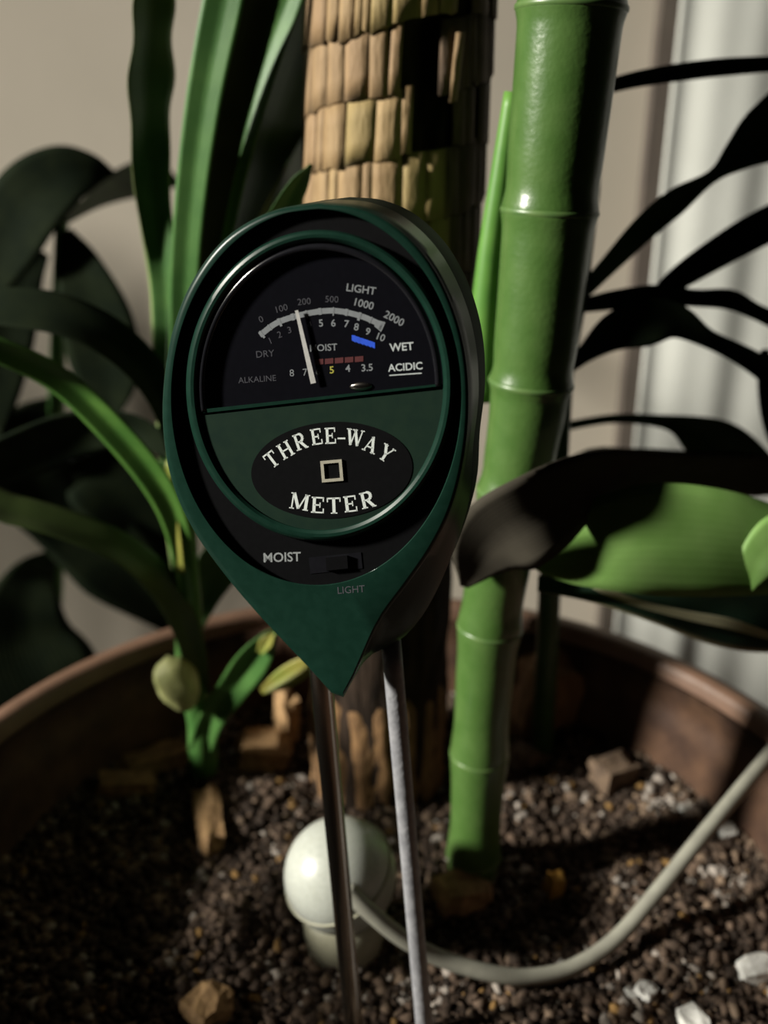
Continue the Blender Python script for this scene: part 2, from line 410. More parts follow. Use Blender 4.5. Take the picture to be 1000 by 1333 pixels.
def loops_mesh(name, loops, mat, parent, capfirst=False, caplast=False, smooth=True):
    V = [v for l in loops for v in l]; n = len(loops[0]); Fc = []
    for i in range(len(loops) - 1):
        for k in range(n):
            k2 = (k + 1) % n
            Fc.append((i * n + k, i * n + k2, (i + 1) * n + k2, (i + 1) * n + k))
    if capfirst: Fc.append(tuple(range(n - 1, -1, -1)))
    if caplast: Fc.append(tuple((len(loops) - 1) * n + k for k in range(n)))
    o = mesh(name, V, Fc, mat, parent, smooth=smooth)
    if smooth: o.data.set_sharp_from_angle(angle=math.radians(28))
    return o
GRO = (412, 517, 189, 245)                   # outer edge of the black groove
BEZ = (417, 502, 175, 203)                   # outer edge of the raised bezel
def ell_loop(e, w_, grow=0.0):
    return [ML(*ell_px(t, e[0], e[1], e[2] + grow, e[3] + grow), w_) for t in ANG]
front = [ML(*out_px(t), 0.0) for t in ANG]
cen = sum(front, Vector()) / NA
back_ = []
for t in ANG:
    rr_ = np.interp(t, ob[:, 0], ob[:, 1], period=2 * math.pi)
    back_.append(ML(CX + rr_ * math.cos(t), CY - rr_ * math.sin(t), 0.0))
def shell(s, d):
    m_ = min(1.0, max(0.0, (d - 0.14) / 0.7))
    return [cen + (p.lerp(q, m_) - cen) * s - MN * (d * 0.01) for p, q in zip(front, back_)]
def inset(px_, d):
    l = []
    for t in ANG:
        x, y = out_px(t); r = math.hypot(x - CX, y - CY); s = (r - px_) / r
        l.append(ML(CX + (x - CX) * s, CY + (y - CY) * s, -d))
    return l
# front shell: groove wall, front lip, rounded edge, side wall
loops = [ell_loop(GRO, -0.17), ell_loop(GRO, -0.02, -0.5), ell_loop(GRO, 0.0, 0.5), inset(7, 0.0), inset(4.5, 0.012), inset(2, 0.04), inset(0.5, 0.09), shell(1.0, 0.14), shell(1.0, 0.4), shell(1.0, 0.7), shell(1.0, 1.0)]
hs = loops_mesh('front_shell', loops, M['housing'], meter)
loops = [shell(0.988, 0.98), shell(0.988, 1.04), shell(0.998, 1.06), shell(0.998, 1.85), shell(0.97, 2.15), shell(0.88, 2.32), shell(0.5, 2.38)]
loops_mesh('back_shell', loops, M['backshell'], meter, caplast=True)
rg = loops_mesh('groove', [ell_loop(GRO, -0.165, 1), ell_loop(BEZ, -0.165, -3)], M['black'], meter)
bz = loops_mesh('bezel', [ell_loop(BEZ, -0.17), ell_loop(BEZ, -0.02, -0.5), ell_loop(BEZ, 0.05, -2.5), ell_loop(BEZ, 0.08, -6), ell_loop(BEZ, 0.075, -10), ell_loop(BEZ, 0.03, -14), ell_loop(BEZ, -0.02, -15.5)], M['housing'], meter)

# face plate (below the chord) and dial (above it)
FE = (417, 502, 161, 189)
def chord_y(x): return 537 + (x - 262) * (505 - 537) / (585 - 262)
pe = [ell_px(2 * math.pi * k / 240, *FE) for k in range(240)]
up = [p for p in pe if p[1] < chord_y(p[0])]; dn = [p for p in pe if p[1] >= chord_y(p[0])]
up.sort(key=lambda p: -((math.atan2(-(p[1] - 502), p[0] - 417) + math.pi / 2) % (2 * math.pi)))      # left end over the top to the right end
dn.sort(key=lambda p: (math.atan2(-(p[1] - 502), p[0] - 417) - math.pi / 2) % (2 * math.pi))
def prism(name, poly, w0, w1, mat, parent, smooth=False):
    n = len(poly)
    V = [ML(*p, w0) for p in poly] + [ML(*p, w1) for p in poly]
    Fc = [tuple(range(n, 2 * n)), tuple(range(n - 1, -1, -1))] + [(k, (k + 1) % n, n + (k + 1) % n, n + k) for k in range(n)]
    return mesh(name, V, Fc, mat, parent, smooth=smooth)
fp = prism('face_plate', dn[::-1] if False else dn, -0.16, 0.0, M['faceplate'], meter)
dl = prism('dial_face', up[::-1], -0.20, -0.13, M['dial'], meter)

def flat(name, polys, w_, mat, parent, label=None):
    V = []; Fc = []
    for pl in polys:
        i0 = len(V); V += [ML(p[0], p[1], w_) for p in pl]; Fc.append(tuple(range(i0, i0 + len(pl))))
    o = mesh(name, V, Fc, mat, parent, smooth=False)
    if label: o['label'] = label
    return o
def text_polys(s, size, cx, cy, rot=0.0, bold=0.0, squeeze=1.0):
    """default sans glyphs placed in photo pixels on the meter"""
    cu = bpy.data.curves.new('t', 'FONT'); cu.body = s; cu.size = size; cu.align_x = 'CENTER'; cu.align_y = 'CENTER'; cu.offset = bold; cu.resolution_u = 3
    to = bpy.data.objects.new('t', cu); COL.objects.link(to)
    dg = bpy.context.evaluated_depsgraph_get(); me = bpy.data.meshes.new_from_object(to.evaluated_get(dg))
    c, s_ = math.cos(math.radians(rot)), math.sin(math.radians(rot))
    pts = [(v.co.x * squeeze, v.co.y) for v in me.vertices]
    pts = [(cx + x * c - y * s_, cy - (x * s_ + y * c)) for x, y in pts]
    out = [[pts[i] for i in p.vertices] for p in me.polygons]
    bpy.data.objects.remove(to); bpy.data.curves.remove(cu); bpy.data.meshes.remove(me)
    return out
# scale arc of the dial
def arc_pt(t):                                # t 0..1 from left end to right end
    x = 340 + 160 * t
    return crom([(338, 436), (362, 419), (398, 408), (435, 404), (470, 411), (500, 424)], 101)[min(100, int(round(t * 100)))]
polys = []
NB = 40
def arc_xy(t, off):
    a = arc_pt(max(0, t - 0.02)); b = arc_pt(min(1, t + 0.02)); p = arc_pt(t)
    dx, dy = b[0] - a[0], b[1] - a[1]; l = math.hypot(dx, dy)
    return p[0] + dy / l * off, p[1] - dx / l * off
for k in range(NB):
    t0, t1 = k / NB, (k + 1) / NB
    polys.append([arc_xy(t0, -4.2), arc_xy(t1, -4.2), arc_xy(t1, 3.2), arc_xy(t0, 3.2)])
flat('scale_arc', polys, -0.125, M['grey'], dl)
tk = []
for k in range(11):
    t = 0.02 + 0.096 * k
    tk.append([arc_xy(t - 0.008, -7 if k % 2 == 0 else -5), arc_xy(t + 0.008, -7 if k % 2 == 0 else -5), arc_xy(t + 0.008, 4), arc_xy(t - 0.008, 4)])
tk.append([arc_xy(0.93, -6), arc_xy(1.0, -9), arc_xy(1.0, 5), arc_xy(0.93, 3)])
flat('scale_ticks', tk, -0.122, M['grey'], dl)
flat('light_lettering', text_polys('LIGHT', 14, 470, 377, -8, 0.2) + text_polys('1000', 14, 473, 396, -14, 0.2) + text_polys('2000', 14, 513, 415, -28, 0.2), -0.125, M['grey'], dl)
flat('light_numbers', text_polys('0', 12, 340, 416, 24) + text_polys('100', 12, 366, 402, 15) + text_polys('200', 12, 396, 393, 6) + text_polys('500', 12, 432, 390, -2), -0.125, M['dim'], dl)
num = []
for s, x, y, r in [('5', 418, 421, 6), ('6', 434, 421, 2), ('7', 451, 422, -5), ('8', 464, 426, -10), ('9', 479, 432, -16), ('10', 495, 439, -20)]:
    num += text_polys(s, 13, x, y, r, 0.2)
flat('moisture_numbers', num, -0.125, M['grey'], dl)
num = []
for s, x, y, r in [('1', 352, 444, 24), ('2', 364, 436, 18), ('3', 377, 430, 14), ('4', 403, 423, 8)]:
    num += text_polys(s, 12, x, y, r)
flat('moisture_low_numbers', num, -0.125, M['dim'], dl)
flat('moist_lettering', text_polys('MOIST', 12.5, 421, 453, 3, 0.15), -0.125, M['grey'], dl)
flat('dry_lettering', text_polys('DRY', 12.5, 345, 461, 5), -0.125, M['dim'], dl)
flat('wet_lettering', text_polys('WET', 14.5, 523, 452, 4, 0.25), -0.125, M['white'], dl)
flat('acidic_lettering', text_polys('ACIDIC', 13.5, 528, 478, 4, 0.25) + [[(507, 488), (549, 485), (549, 486.5), (507, 489.5)]], -0.125, M['white'], dl)
flat('alkaline_lettering', text_polys('ALKALINE', 11, 335, 494, 4), -0.125, M['dim'], dl)
bl = []
for k in range(6):
    x = 458 + k * 5
    bl.append([(x, 436 + k * 1.6), (x + 5.2, 437 + k * 1.8), (x + 5.2, 446 + k * 1.6), (x, 443 + k * 1.6)])
flat('wet_zone_mark', bl, -0.124, M['blue'], dl)
rd = [[(410 + 13 * k, 468 - k * 0.9), (421 + 13 * k, 467 - k * 0.9), (421 + 13 * k, 474 - k * 0.9), (410 + 13 * k, 475 - k * 0.9)] for k in range(5)]
flat('acid_zone_mark', rd, -0.124, M['red'], dl)
flat('acidity_numbers', text_polys('8', 13, 380, 486, 4) + text_polys('7', 13, 397, 485, 4) + text_polys('6', 13, 414, 484, 4) + text_polys('4', 13, 453, 480, 4, .2) + text_polys('3.5', 13, 478, 479, 4, .2), -0.125, M['grey'], dl)
flat('acidity_five', text_polys('5', 13, 432, 482, 4, 0.2), -0.125, M['yellow'], dl)

# needle and its hub cover
def bar_px(name, a, b, wpx, w0, w1, mat, parent):
    dx, dy = b[0] - a[0], b[1] - a[1]; l = math.hypot(dx, dy); nx, ny = -dy / l * wpx / 2, dx / l * wpx / 2
    return prism(name, [(a[0] + nx, a[1] + ny), (a[0] - nx, a[1] - ny), (b[0] - nx * 0.6, b[1] - ny * 0.6), (b[0] + nx * 0.6, b[1] + ny * 0.6)], w0, w1, mat, parent)
bar_px('needle', (408, 499), (386, 404), 7, -0.06, -0.045, M['needle'], meter)
def dome_px(name, cx, cy, hw, hh, w0, h, mat, parent, rot=0, seg=40, rings=6):
    L = []
    c, s = math.cos(math.radians(rot)), math.sin(math.radians(rot))
    for i in range(rings):
        a = i / rings * math.pi / 2
        L.append([ML(cx + hw * math.cos(a) * math.cos(t) * c - hh * math.cos(a) * math.sin(t) * s, cy - (hw * math.cos(a) * math.cos(t) * s + hh * math.cos(a) * math.sin(t) * c), w0 + h * math.sin(a)) for t in [2 * math.pi * k / seg for k in range(seg)]])
    return loops_mesh(name, L, mat, parent, caplast=True)
dome_px('pivot_screw', 470, 503, 15, 6, -0.13, 0.06, M['steel'], meter, 4)
# clear window: thin domed pane and a glossy black frame along the arc
gm, nt, b = newmat('clear_window'); nt.nodes.remove(b)
tr = nt.nodes.new('ShaderNodeBsdfTransparent'); tr.inputs[0].default_value = (0.93, 0.93, 0.95, 1)
gl = nt.nodes.new('ShaderNodeBsdfGlossy'); gl.inputs['Roughness'].default_value = 0.08
lw = nt.nodes.new('ShaderNodeLayerWeight'); lw.inputs[0].default_value = 0.5       # thin pane: same reflectance from both sides
pw = nt.nodes.new('ShaderNodeMath'); pw.operation = 'POWER'; pw.inputs[1].default_value = 5.0
fr = nt.nodes.new('ShaderNodeMath'); fr.operation = 'MULTIPLY_ADD'; fr.inputs[1].default_value = 0.92; fr.inputs[2].default_value = 0.04
nt.links.new(lw.outputs['Facing'], pw.inputs[0]); nt.links.new(pw.outputs[0], fr.inputs[0])
ms = nt.nodes.new('ShaderNodeMixShader'); L = nt.links.new
L(fr.outputs[0], ms.inputs[0]); L(tr.outputs[0], ms.inputs[1]); L(gl.outputs[0], ms.inputs[2]); L(ms.outputs[0], nt.nodes['Material Output'].inputs[0])
gc = (420, 450); LL = []
poly = up[::-1] 
left = up[0]; right = up[-1]
base = [(left[0] + (right[0] - left[0]) * k / 30, left[1] + (right[1] - left[1]) * k / 30) for k in range(1, 30)]
ring = (up + base[::-1])[::-1]
for s, w_ in ((0.985, -0.03), (0.97, 0.0), (0.6, 0.004), (0.02, 0.005)):
    LL.append([ML(gc[0] + (p[0] - gc[0]) * s, gc[1] + (p[1] - gc[1]) * s, w_) for p in ring])
loops_mesh('clear_window', LL, gm, meter, caplast=True)
arcp = [ML(FE[0] + (p[0] - FE[0]) * 0.955, FE[1] + (p[1] - FE[1]) * 0.955, -0.02) for p in up]
tube('window_frame', arcp, [0.0006] * len(arcp), M['blackgloss'], meter, 10)
bar_px('window_sill', (left[0] + 4, left[1] - 1), (right[0] - 4, right[1] - 1), 5, -0.16, 0.008, M['housing'], meter)

# oval badge with its serif lettering
bd = [(432 + 105 * math.cos(t) * math.cos(0.03) + 63 * math.sin(t) * 0.03, 612 - (105 * math.cos(t) * 0.03 + 63 * math.sin(t))) for t in [2 * math.pi * k / 72 for k in range(72)]]
badge = prism('badge', bd, 0.0, 0.012, M['black'], meter)
def seg_(x0, y0, x1, y1, w_):
    dx, dy = x1 - x0, y1 - y0; l = math.hypot(dx, dy); nx, ny = -dy / l * w_ / 2, dx / l * w_ / 2
    return [(x0 + nx, y0 + ny), (x0 - nx, y0 - ny), (x1 - nx, y1 - ny), (x1 + nx, y1 + ny)]
TH, TN, SF = 0.20, 0.09, 0.07
def serif(x, y, w_=0.34): return seg_(x - w_ / 2, y, x + w_ / 2, y, SF)
def glyph(c):
    g = []; y0, y1 = SF / 2, 1 - SF / 2
    if c == 'T':
        g = [seg_(.5, 0, .5, 1, TH), serif(.5, y0, .42), seg_(.06, .95, .94, .95, .1), seg_(.09, .72, .09, 1, .08), seg_(.91, .72, .91, 1, .08)]; w_ = 1.0
    elif c == 'H':
        g = [seg_(.2, 0, .2, 1, TH), seg_(.84, 0, .84, 1, TH), seg_(.2, .5, .84, .5, TN)] + [serif(x, y, .38) for x in (.2, .84) for y in (y0, y1)]; w_ = 1.04
    elif c == 'E':
        g = [seg_(.22, 0, .22, 1, TH), seg_(.04, y1 - .01, .82, y1 - .01, .09), seg_(.04, y0 + .01, .84, y0 + .01, .09), seg_(.22, .5, .6, .5, TN), seg_(.6, .34, .6, .66, .07), seg_(.8, .72, .8, 1, .08), seg_(.83, 0, .83, .3, .08)]; w_ = .9
    elif c == 'R':
        g = [seg_(.22, 0, .22, 1, TH), serif(.22, y0, .4), seg_(.04, y1, .5, y1, .09), seg_(.22, .5, .5, .5, .09), seg_(.46, .5, .82, .04, .19), seg_(.7, y0, .98, y0, .08)]
        a = [(.5 + .24 * math.cos(t), .74 + .24 * math.sin(t)) for t in [math.radians(-90 + 20 * k) for k in range(10)]]
        g += [seg_(*a[k], *a[k + 1], .12 + .08 * math.sin(math.pi * (k + .5) / 9)) for k in range(9)]; w_ = 1.0
    elif c == 'W':
        g = [seg_(.14, 1, .42, 0, TH), seg_(.42, 0, .66, .95, TN), seg_(.62, 1, .94, 0, TH), seg_(.94, 0, 1.2, 1, TN), serif(.16, y1, .38), serif(.62, y1, .36), serif(1.2, y1, .3)]; w_ = 1.36
    elif c == 'A':
        g = [seg_(.12, 0, .48, 1, TN), seg_(.46, 1, .84, 0, TH), seg_(.24, .32, .72, .32, TN), serif(.12, y0, .3), serif(.84, y0, .38)]; w_ = 1.0
    elif c == 'Y':
        g = [seg_(.5, 0, .5, .5, TH), seg_(.12, 1, .5, .42, TH), seg_(.86, 1, .52, .42, TN), serif(.5, y0, .4), serif(.13, y1, .38), serif(.86, y1, .3)]; w_ = 1.0
    elif c == 'M':
        g = [seg_(.16, 0, .16, 1, TN), seg_(1.06, 0, 1.06, 1, TH), seg_(.2, 1, .6, .06, TH), seg_(.6, .06, 1.02, 1, TN), serif(.16, y0, .32), serif(1.06, y0, .36), serif(.14, y1, .28), serif(1.08, y1, .32)]; w_ = 1.22
    else:
        g = [seg_(.05, .42, .65, .42, .1)]; w_ = .7
    return [[(x - w_ / 2, y - .5) for x, y in q] for q in g]
def put(c, cx, cy, rot, h, wx):
    co, si = math.cos(math.radians(rot)), math.sin(math.radians(rot))
    return [[(cx + x * wx * co - y * h * si, cy - (x * wx * si + y * h * co)) for x, y in q] for q in glyph(c)]
Z = 3.846
l1 = []
for c, x, y, r in [('T', 207, 262, 37), ('H', 276, 214, 30), ('R', 350, 172, 19), ('E', 430, 148, 9), ('E', 500, 143, 3), ('-', 556, 150, 0), ('W', 624, 152, -9), ('A', 704, 187, -22), ('Y', 780, 232, -34)]:
    l1 += put(c, 300 + x / Z, 530 + y / Z, r, 21, 17)
flat('three_way_lettering', l1, 0.016, M['white'], badge)
l2 = []
for c, x, y, r in [('M', 346, 473, -9), ('E', 437, 490, -3), ('T', 518, 493, 2), ('E', 600, 484, 7), ('R', 687, 464, 13)]:
    l2 += put(c, 300 + x / Z, 530 + y / Z, r, 21, 20)
flat('meter_lettering', l2, 0.016, M['white'], badge)
# small square socket in the badge
def frame_sq(name, cx, cy, o_, i_, w0, w1, mat, parent, rot):
    c, s = math.cos(math.radians(rot)), math.sin(math.radians(rot))
    def sq(h, w_): return [ML(cx + x * c - y * s, cy - (x * s + y * c), w_) for x, y in ((-h, -h), (h, -h), (h, h), (-h, h))]
    return loops_mesh(name, [sq(o_, w0), sq(o_, w1), sq(i_, w1), sq(i_, w0)], mat, parent, smooth=False)
frame_sq('socket', 432, 613, 14, 10, 0.0, 0.05, M['brass'], badge, 5)

# slide switch and the printed words in the groove
prism('switch_slot', [(402, 726), (470, 719), (472, 740), (404, 747)], -0.164, -0.150, M['blackgloss'], meter)
sw = prism('switch_knob', [(424, 726), (452, 723), (453, 740), (425, 743)], -0.15, -0.06, M['black'], meter)
flat('moist_word', text_polys('MOIST', 17, 367, 726, 2, 0.25), -0.160, M['grey'], meter)  # word greyed, the groove's shade put into its colour
flat('light_word', text_polys('LIGHT', 13, 457, 768, 4), 0.004, M['dim'], meter)

# probes
PD = (PZ(500, 1333, 0) - PZ(500, 1333, 0))
def probe(px0, py0, px1, py1, r, mat, label):
    a = ML(px0, py0, -1.1); b = ML(px1, py1, -1.1)
    d = (b - a).normalized(); a2 = a - d * 0.008
    n = (a.z + 0.03) / -d.z
    pts = [a2, a, a + d * (n * 0.6), a + d * (n - 0.012), a + d * (n - 0.003), a + d * n]
    o = tube('probe', pts, [r, r, r, r, r * 0.6, r * 0.12], mat, meter, 20); o['label'] = label
probe(417, 868, 459, 1318, 0.0024, M['steel'], 'dark chrome probe rod')
probe(512, 868, 552, 1333, 0.0021, M['zinc'], 'dull grey probe rod')

# ------------------------------------------------------------------ thick bark trunk
TC0 = P(482, 1010, 0.284); tb = Vector((-0.003, 0.285, 0.0)); tt = Vector((0.0055, 0.285, 0.30))
TR = 0.0262
trunk = thing('corn_plant_trunk', (tb.x, tb.y, 0), 'thick tan trunk in peeling papery bark behind the meter', 'trunk')
def tax(z): return tb + (tt - tb) * (z / 0.30)
V = []; Fc = []; SEG = 72; NZ_ = 80
for i in range(NZ_):
    z = -0.02 + 0.34 * i / (NZ_ - 1); c = tax(z)
    for k in range(SEG):
        th = 2 * math.pi * k / SEG
        r = TR - 0.0022 + 0.0010 * noise.noise(Vector((math.cos(th) * 5, math.sin(th) * 5, z * 60))) + 0.0006 * noise.noise(Vector((math.cos(th) * 16, math.sin(th) * 16, z * 130)))
        dth = (th - math.radians(285)) ; 
        g = math.exp(-((th - math.radians(289)) / 0.22) ** 2) * (1 if 0.215 < z < 0.250 else 0)
        r -= 0.006 * g
        V.append(Vector((c.x + r * math.cos(th), c.y + r * math.sin(th), z)))
for i in range(NZ_ - 1):
    for k in range(SEG):
        k2 = (k + 1) % SEG
        Fc.append((i * SEG + k, i * SEG + k2, (i + 1) * SEG + k2, (i + 1) * SEG + k))
Fc.append(tuple((NZ_ - 1) * SEG + k for k in range(SEG)))
mesh('trunk_core', V, Fc, M['core'], trunk)
# bark strips: rows of overlapping papery plates
rb = random.Random(21)
def strip(th0, th1, z0, z1, mat, lift0, lift1, name='bark_strip'):
    V = []; Fc = []; A, B = 4, 4; th_ = 0.0007
    slant = rb.uniform(-0.02, 0.02)
    for layer in (0, 1):
        for i in range(B):
            f = i / (B - 1); z = z0 + (z1 - z0) * f
            for j in range(A):
                g = j / (A - 1); th = th0 + (th1 - th0) * g + slant * f
                lift = lift0 + (lift1 - lift0) * f + 0.0003 * math.sin(math.pi * g)
                zz = z + (0.0007 * rb.uniform(-1, 1) if i in (0,) and layer == 0 else 0) + 0.0034 * (th - math.radians(235)) + 0.0009 * math.sin(th * 3 + z0 * 200)
                c = tax(zz); r = TR + lift - (th_ if layer else 0)
                V.append(Vector((c.x + r * math.cos(th), c.y + r * math.sin(th), zz)))
    n = A * B
    for i in range(B - 1):
        for j in range(A - 1):
            a = i * A + j
            Fc.append((a, a + 1, a + A + 1, a + A)); Fc.append((n + a + A, n + a + A + 1, n + a + 1, n + a))
    for j in range(A - 1):
        Fc.append((j, n + j, n + j + 1, j + 1)); k = (B - 1) * A + j; Fc.append((k, k + 1, n + k + 1, n + k))
    for i in range(B - 1):
        a = i * A; Fc.append((a, a + A, n + a + A, n + a)); a = i * A + A - 1; Fc.append((a, n + a, n + a + A, a + A))
    return mesh(name, V, Fc, mat, trunk, smooth=True)
rows = [0.096, 0.112, 0.129, 0.1455, 0.162, 0.179, 0.197, 0.2137, 0.2285, 0.2444, 0.262, 0.279]
for ri in range(len(rows) - 1):
    z0, z1 = rows[ri], rows[ri + 1] + 0.0012
    th = math.radians(150) + rb.uniform(0, 0.1)
    while th < math.radians(398):
        wd = rb.choice((0.09, 0.13, 0.17, 0.22, 0.30)) * rb.uniform(0.85, 1.15)
        deg = math.degrees(th + wd / 2)
        hole = 0.212 < z0 < 0.235 and 276 < deg < 300
        if not hole:
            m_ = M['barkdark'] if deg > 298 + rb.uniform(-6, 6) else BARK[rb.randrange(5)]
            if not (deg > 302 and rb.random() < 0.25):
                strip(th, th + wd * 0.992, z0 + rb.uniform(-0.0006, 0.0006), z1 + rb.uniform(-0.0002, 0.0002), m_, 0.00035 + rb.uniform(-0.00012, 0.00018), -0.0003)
        th += wd
strip(math.radians(300), math.radians(305), 0.226, 0.242, BARK[2], 0.001, 0.0026, 'curled_bark_strip')
# rough orange base
V = []; Fc = []
for i in range(14):
    z = -0.012 + 0.062 * i / 13; c = tax(z)
    for k in range(SEG):
        th = 2 * math.pi * k / SEG
        r = TR * 0.93 + 0.0016 * noise.noise(Vector((math.cos(th) * 4, math.sin(th) * 4, z * 90 + 3))) + 0.0009 * math.sin(th * 17 + z * 60)
        if i > 11: r -= 0.002 * (i - 11)
        V.append(Vector((c.x + r * math.cos(th), c.y + r * math.sin(th), z)))
for i in range(13):
    for k in range(SEG):
        k2 = (k + 1) % SEG
        Fc.append((i * SEG + k, i * SEG + k2, (i + 1) * SEG + k2, (i + 1) * SEG + k))
o = mesh('base_bark', V, Fc, M['barkbase'], trunk); o['label'] = 'rough orange brown bark at the foot'

# ------------------------------------------------------------------ green cane with its leaves
cy_ = 0.232
cane = thing('green_cane_plant', PZ(612, 1140, 0.0), 'glossy green jointed cane with a broad leaf reaching to the right', 'plant')
cl = [(614, 1150), (636, 830), (676, 600), (692, 495), (716, 272), (744, 10), (752, -80)]
cp = [P(x, y, cy_) for x, y in cl]; cp[0].z = -0.012
NS = 150
S = crom([tuple(p) for p in cp], NS)
nodes_y = [10, 272, 495, 640, 812, 980, 1105]
npos = []
def near(py):
    best = min(range(NS), key=lambda i: abs(666.5 - F * (Vector(S[i]) - CAM).dot(UP) / depth(Vector(S[i])) - py)); return best
nodes = [near(y) for y in nodes_y]
rad = []
for i in range(NS):
    f = i / (NS - 1); r = 0.0078 + 0.0042 * min(1, f * 1.15)
    for nd in nodes:
        d = (i - nd)
        r += 0.0007 * math.exp(-(d / 1.6) ** 2) - 0.0002 * math.exp(-((d - 3) / 2.0) ** 2)
    if i < 5: r *= 0.72 + 0.06 * i
    rad.append(r)
tube('cane_stalk', [Vector(p) for p in S], rad, M['cane'], cane, 40)
for nd in nodes:
    c = Vector(S[nd]); t = (Vector(S[min(nd + 1, NS - 1)]) - Vector(S[nd - 1])).normalized()
    pts = [c + t * d for d in (-0.0010, -0.0004, 0.0004, 0.0010)]
    tube('node_ring', pts, [rad[nd] - 0.0004, rad[nd] + 0.00015, rad[nd] + 0.00015, rad[nd] - 0.0004], M['canering'], cane, 40)
b0 = Vector(S[3])
tube('cane_foot', [Vector((b0.x, b0.y, -0.006)), Vector((b0.x, b0.y, 0.001)), Vector((b0.x, b0.y, 0.005))], [0.0085, 0.0078, 0.0055], M['caneroot'], cane, 24)
# slim second shoot peeking out on the left of the cane
V = [P(x, y, 0.247) for x, y in [(626, 520), (630, 420), (638, 330), (652, 230), (668, 120)]]
tube('side_shoot', [Vector(p) for p in crom([tuple(p) for p in V], 24)], [0.0042 - 0.002 * k / 23 for k in range(24)], M['leaf_fresh'], cane, 14)
# broad leaf wrapping the cane and reaching right
leaf('broad_leaf', [(684, 728, 0.2150, 8, 0), (704, 724, 0.2145, 50, 0), (740, 716, 0.2145, 92, 0), (800, 706, 0.2150, 130, -2), (860, 702, 0.2162, 148, -3), (930, 706, 0.2180, 142, -3), (990, 714, 0.2202, 124, -3), (1050, 725, 0.223, 90, -3), (1110, 740, 0.226, 5, 0)], M['leaf_big'], cane, n=44, fold=0.0, cup=-0.03, wave=0.008, wfreq=3, seed=3, thick=0.0005)
leaf('shaded_leaf', [(604, 764, 0.2145, 10, 25), (640, 708, 0.2110, 104, 24), (700, 670, 0.2105, 112, 26), (780, 624, 0.2220, 72, 36), (860, 614, 0.2340, 50, 40), (940, 615, 0.2440, 52, 40), (1010, 620, 0.253, 50, 40), (1080, 630, 0.262, 5, 40)], M['leaf_shade'], cane, n=40, fold=0.06, seed=13, thick=0.0005, label='grey brown leaf crossing the cane, its shade in the colour')
leaf('dry_margin', [(772, 764, 0.2270, 3, 0), (790, 770, 0.2265, 10, 0), (840, 788, 0.2270, 9, 0), (900, 802, 0.2290, 12, 0), (950, 812, 0.2310, 14, 0), (1000, 827, 0.2340, 10, 0), (1060, 845, 0.2380, 4, 0)], M['yellowtip_dry'], cane, n=26, fold=0.1, seed=15, label='dry cream leaf margin')
leaf('lower_leaf', [(700, 760, 0.232, 20, -10), (770, 762, 0.228, 44, -5), (860, 772, 0.230, 80, 5), (940, 790, 0.234, 100, 8), (1010, 805, 0.238, 90, 8), (1090, 830, 0.244, 30, 8)], M['leaf_dry'], cane, n=30, fold=0.08, seed=5, label='dark teal leaf with dry pale margin')
leaf('leaf_tip', [(975, 772, 0.2165, 4, 0), (978, 754, 0.2168, 26, 0), (990, 728, 0.2172, 54, 0), (1020, 705, 0.2185, 76, 0), (1060, 690, 0.2205, 50, 0)], M['leaf_big'], cane, n=20, fold=0.1, seed=8)
leaf('stub_leaf', [(598, 738, 0.2215, 30, 0), (630, 731, 0.2185, 30, 0), (668, 722, 0.2175, 24, 0), (690, 716, 0.219, 6, 0)], M['leaf_fresh'], cane, n=16, fold=0.05, seed=9)

# ------------------------------------------------------------------ dark leaves in front of the curtain
dk = thing('dark_leaved_plant', PZ(705, 1000, 0.0), 'dark leaved plant silhouetted before the white curtain', 'plant')
base = PZ(705, 1000, -0.004)
b1 = P(735, 480, 0.285)
tube('plant_stem', [base, P(716, 760, 0.282), P(728, 560, 0.284), b1, P(752, 390, 0.288), P(770, 250, 0.29), P(776, 120, 0.292)], [0.004, 0.0038, 0.0035, 0.003, 0.003, 0.0026, 0.0022], M['leaf_deep'], dk, 12)
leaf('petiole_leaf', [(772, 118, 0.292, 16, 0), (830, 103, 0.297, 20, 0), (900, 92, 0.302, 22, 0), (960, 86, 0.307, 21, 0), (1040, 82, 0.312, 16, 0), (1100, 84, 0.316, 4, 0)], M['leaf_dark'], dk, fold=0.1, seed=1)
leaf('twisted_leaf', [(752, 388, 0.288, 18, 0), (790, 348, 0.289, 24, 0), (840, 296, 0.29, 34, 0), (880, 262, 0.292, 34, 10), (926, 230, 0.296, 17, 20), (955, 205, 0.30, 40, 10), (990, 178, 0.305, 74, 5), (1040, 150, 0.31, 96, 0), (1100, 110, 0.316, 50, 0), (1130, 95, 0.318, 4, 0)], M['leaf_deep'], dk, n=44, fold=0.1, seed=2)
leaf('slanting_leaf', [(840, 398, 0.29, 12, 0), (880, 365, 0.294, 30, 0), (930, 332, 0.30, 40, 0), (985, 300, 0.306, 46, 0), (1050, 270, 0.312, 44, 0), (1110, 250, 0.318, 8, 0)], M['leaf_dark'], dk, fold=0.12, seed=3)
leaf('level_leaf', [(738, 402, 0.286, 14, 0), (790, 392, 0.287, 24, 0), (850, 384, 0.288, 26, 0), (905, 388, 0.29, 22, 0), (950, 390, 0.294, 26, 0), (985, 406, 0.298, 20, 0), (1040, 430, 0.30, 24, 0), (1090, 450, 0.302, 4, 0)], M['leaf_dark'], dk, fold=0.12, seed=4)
leaf('arched_leaf', [(736, 484, 0.285, 12, 0), (765, 458, 0.284, 26, 0), (800, 432, 0.282, 50, 0), (840, 420, 0.281, 62, 0), (880, 418, 0.282, 44, 0), (920, 440, 0.284, 24, 0), (965, 462, 0.288, 26, 0), (1010, 490, 0.292, 34, 0), (1060, 530, 0.296, 40, 0), (1100, 570, 0.30, 4, 0)], M['leaf_dark'], dk, n=44, fold=0.08, seed=6)
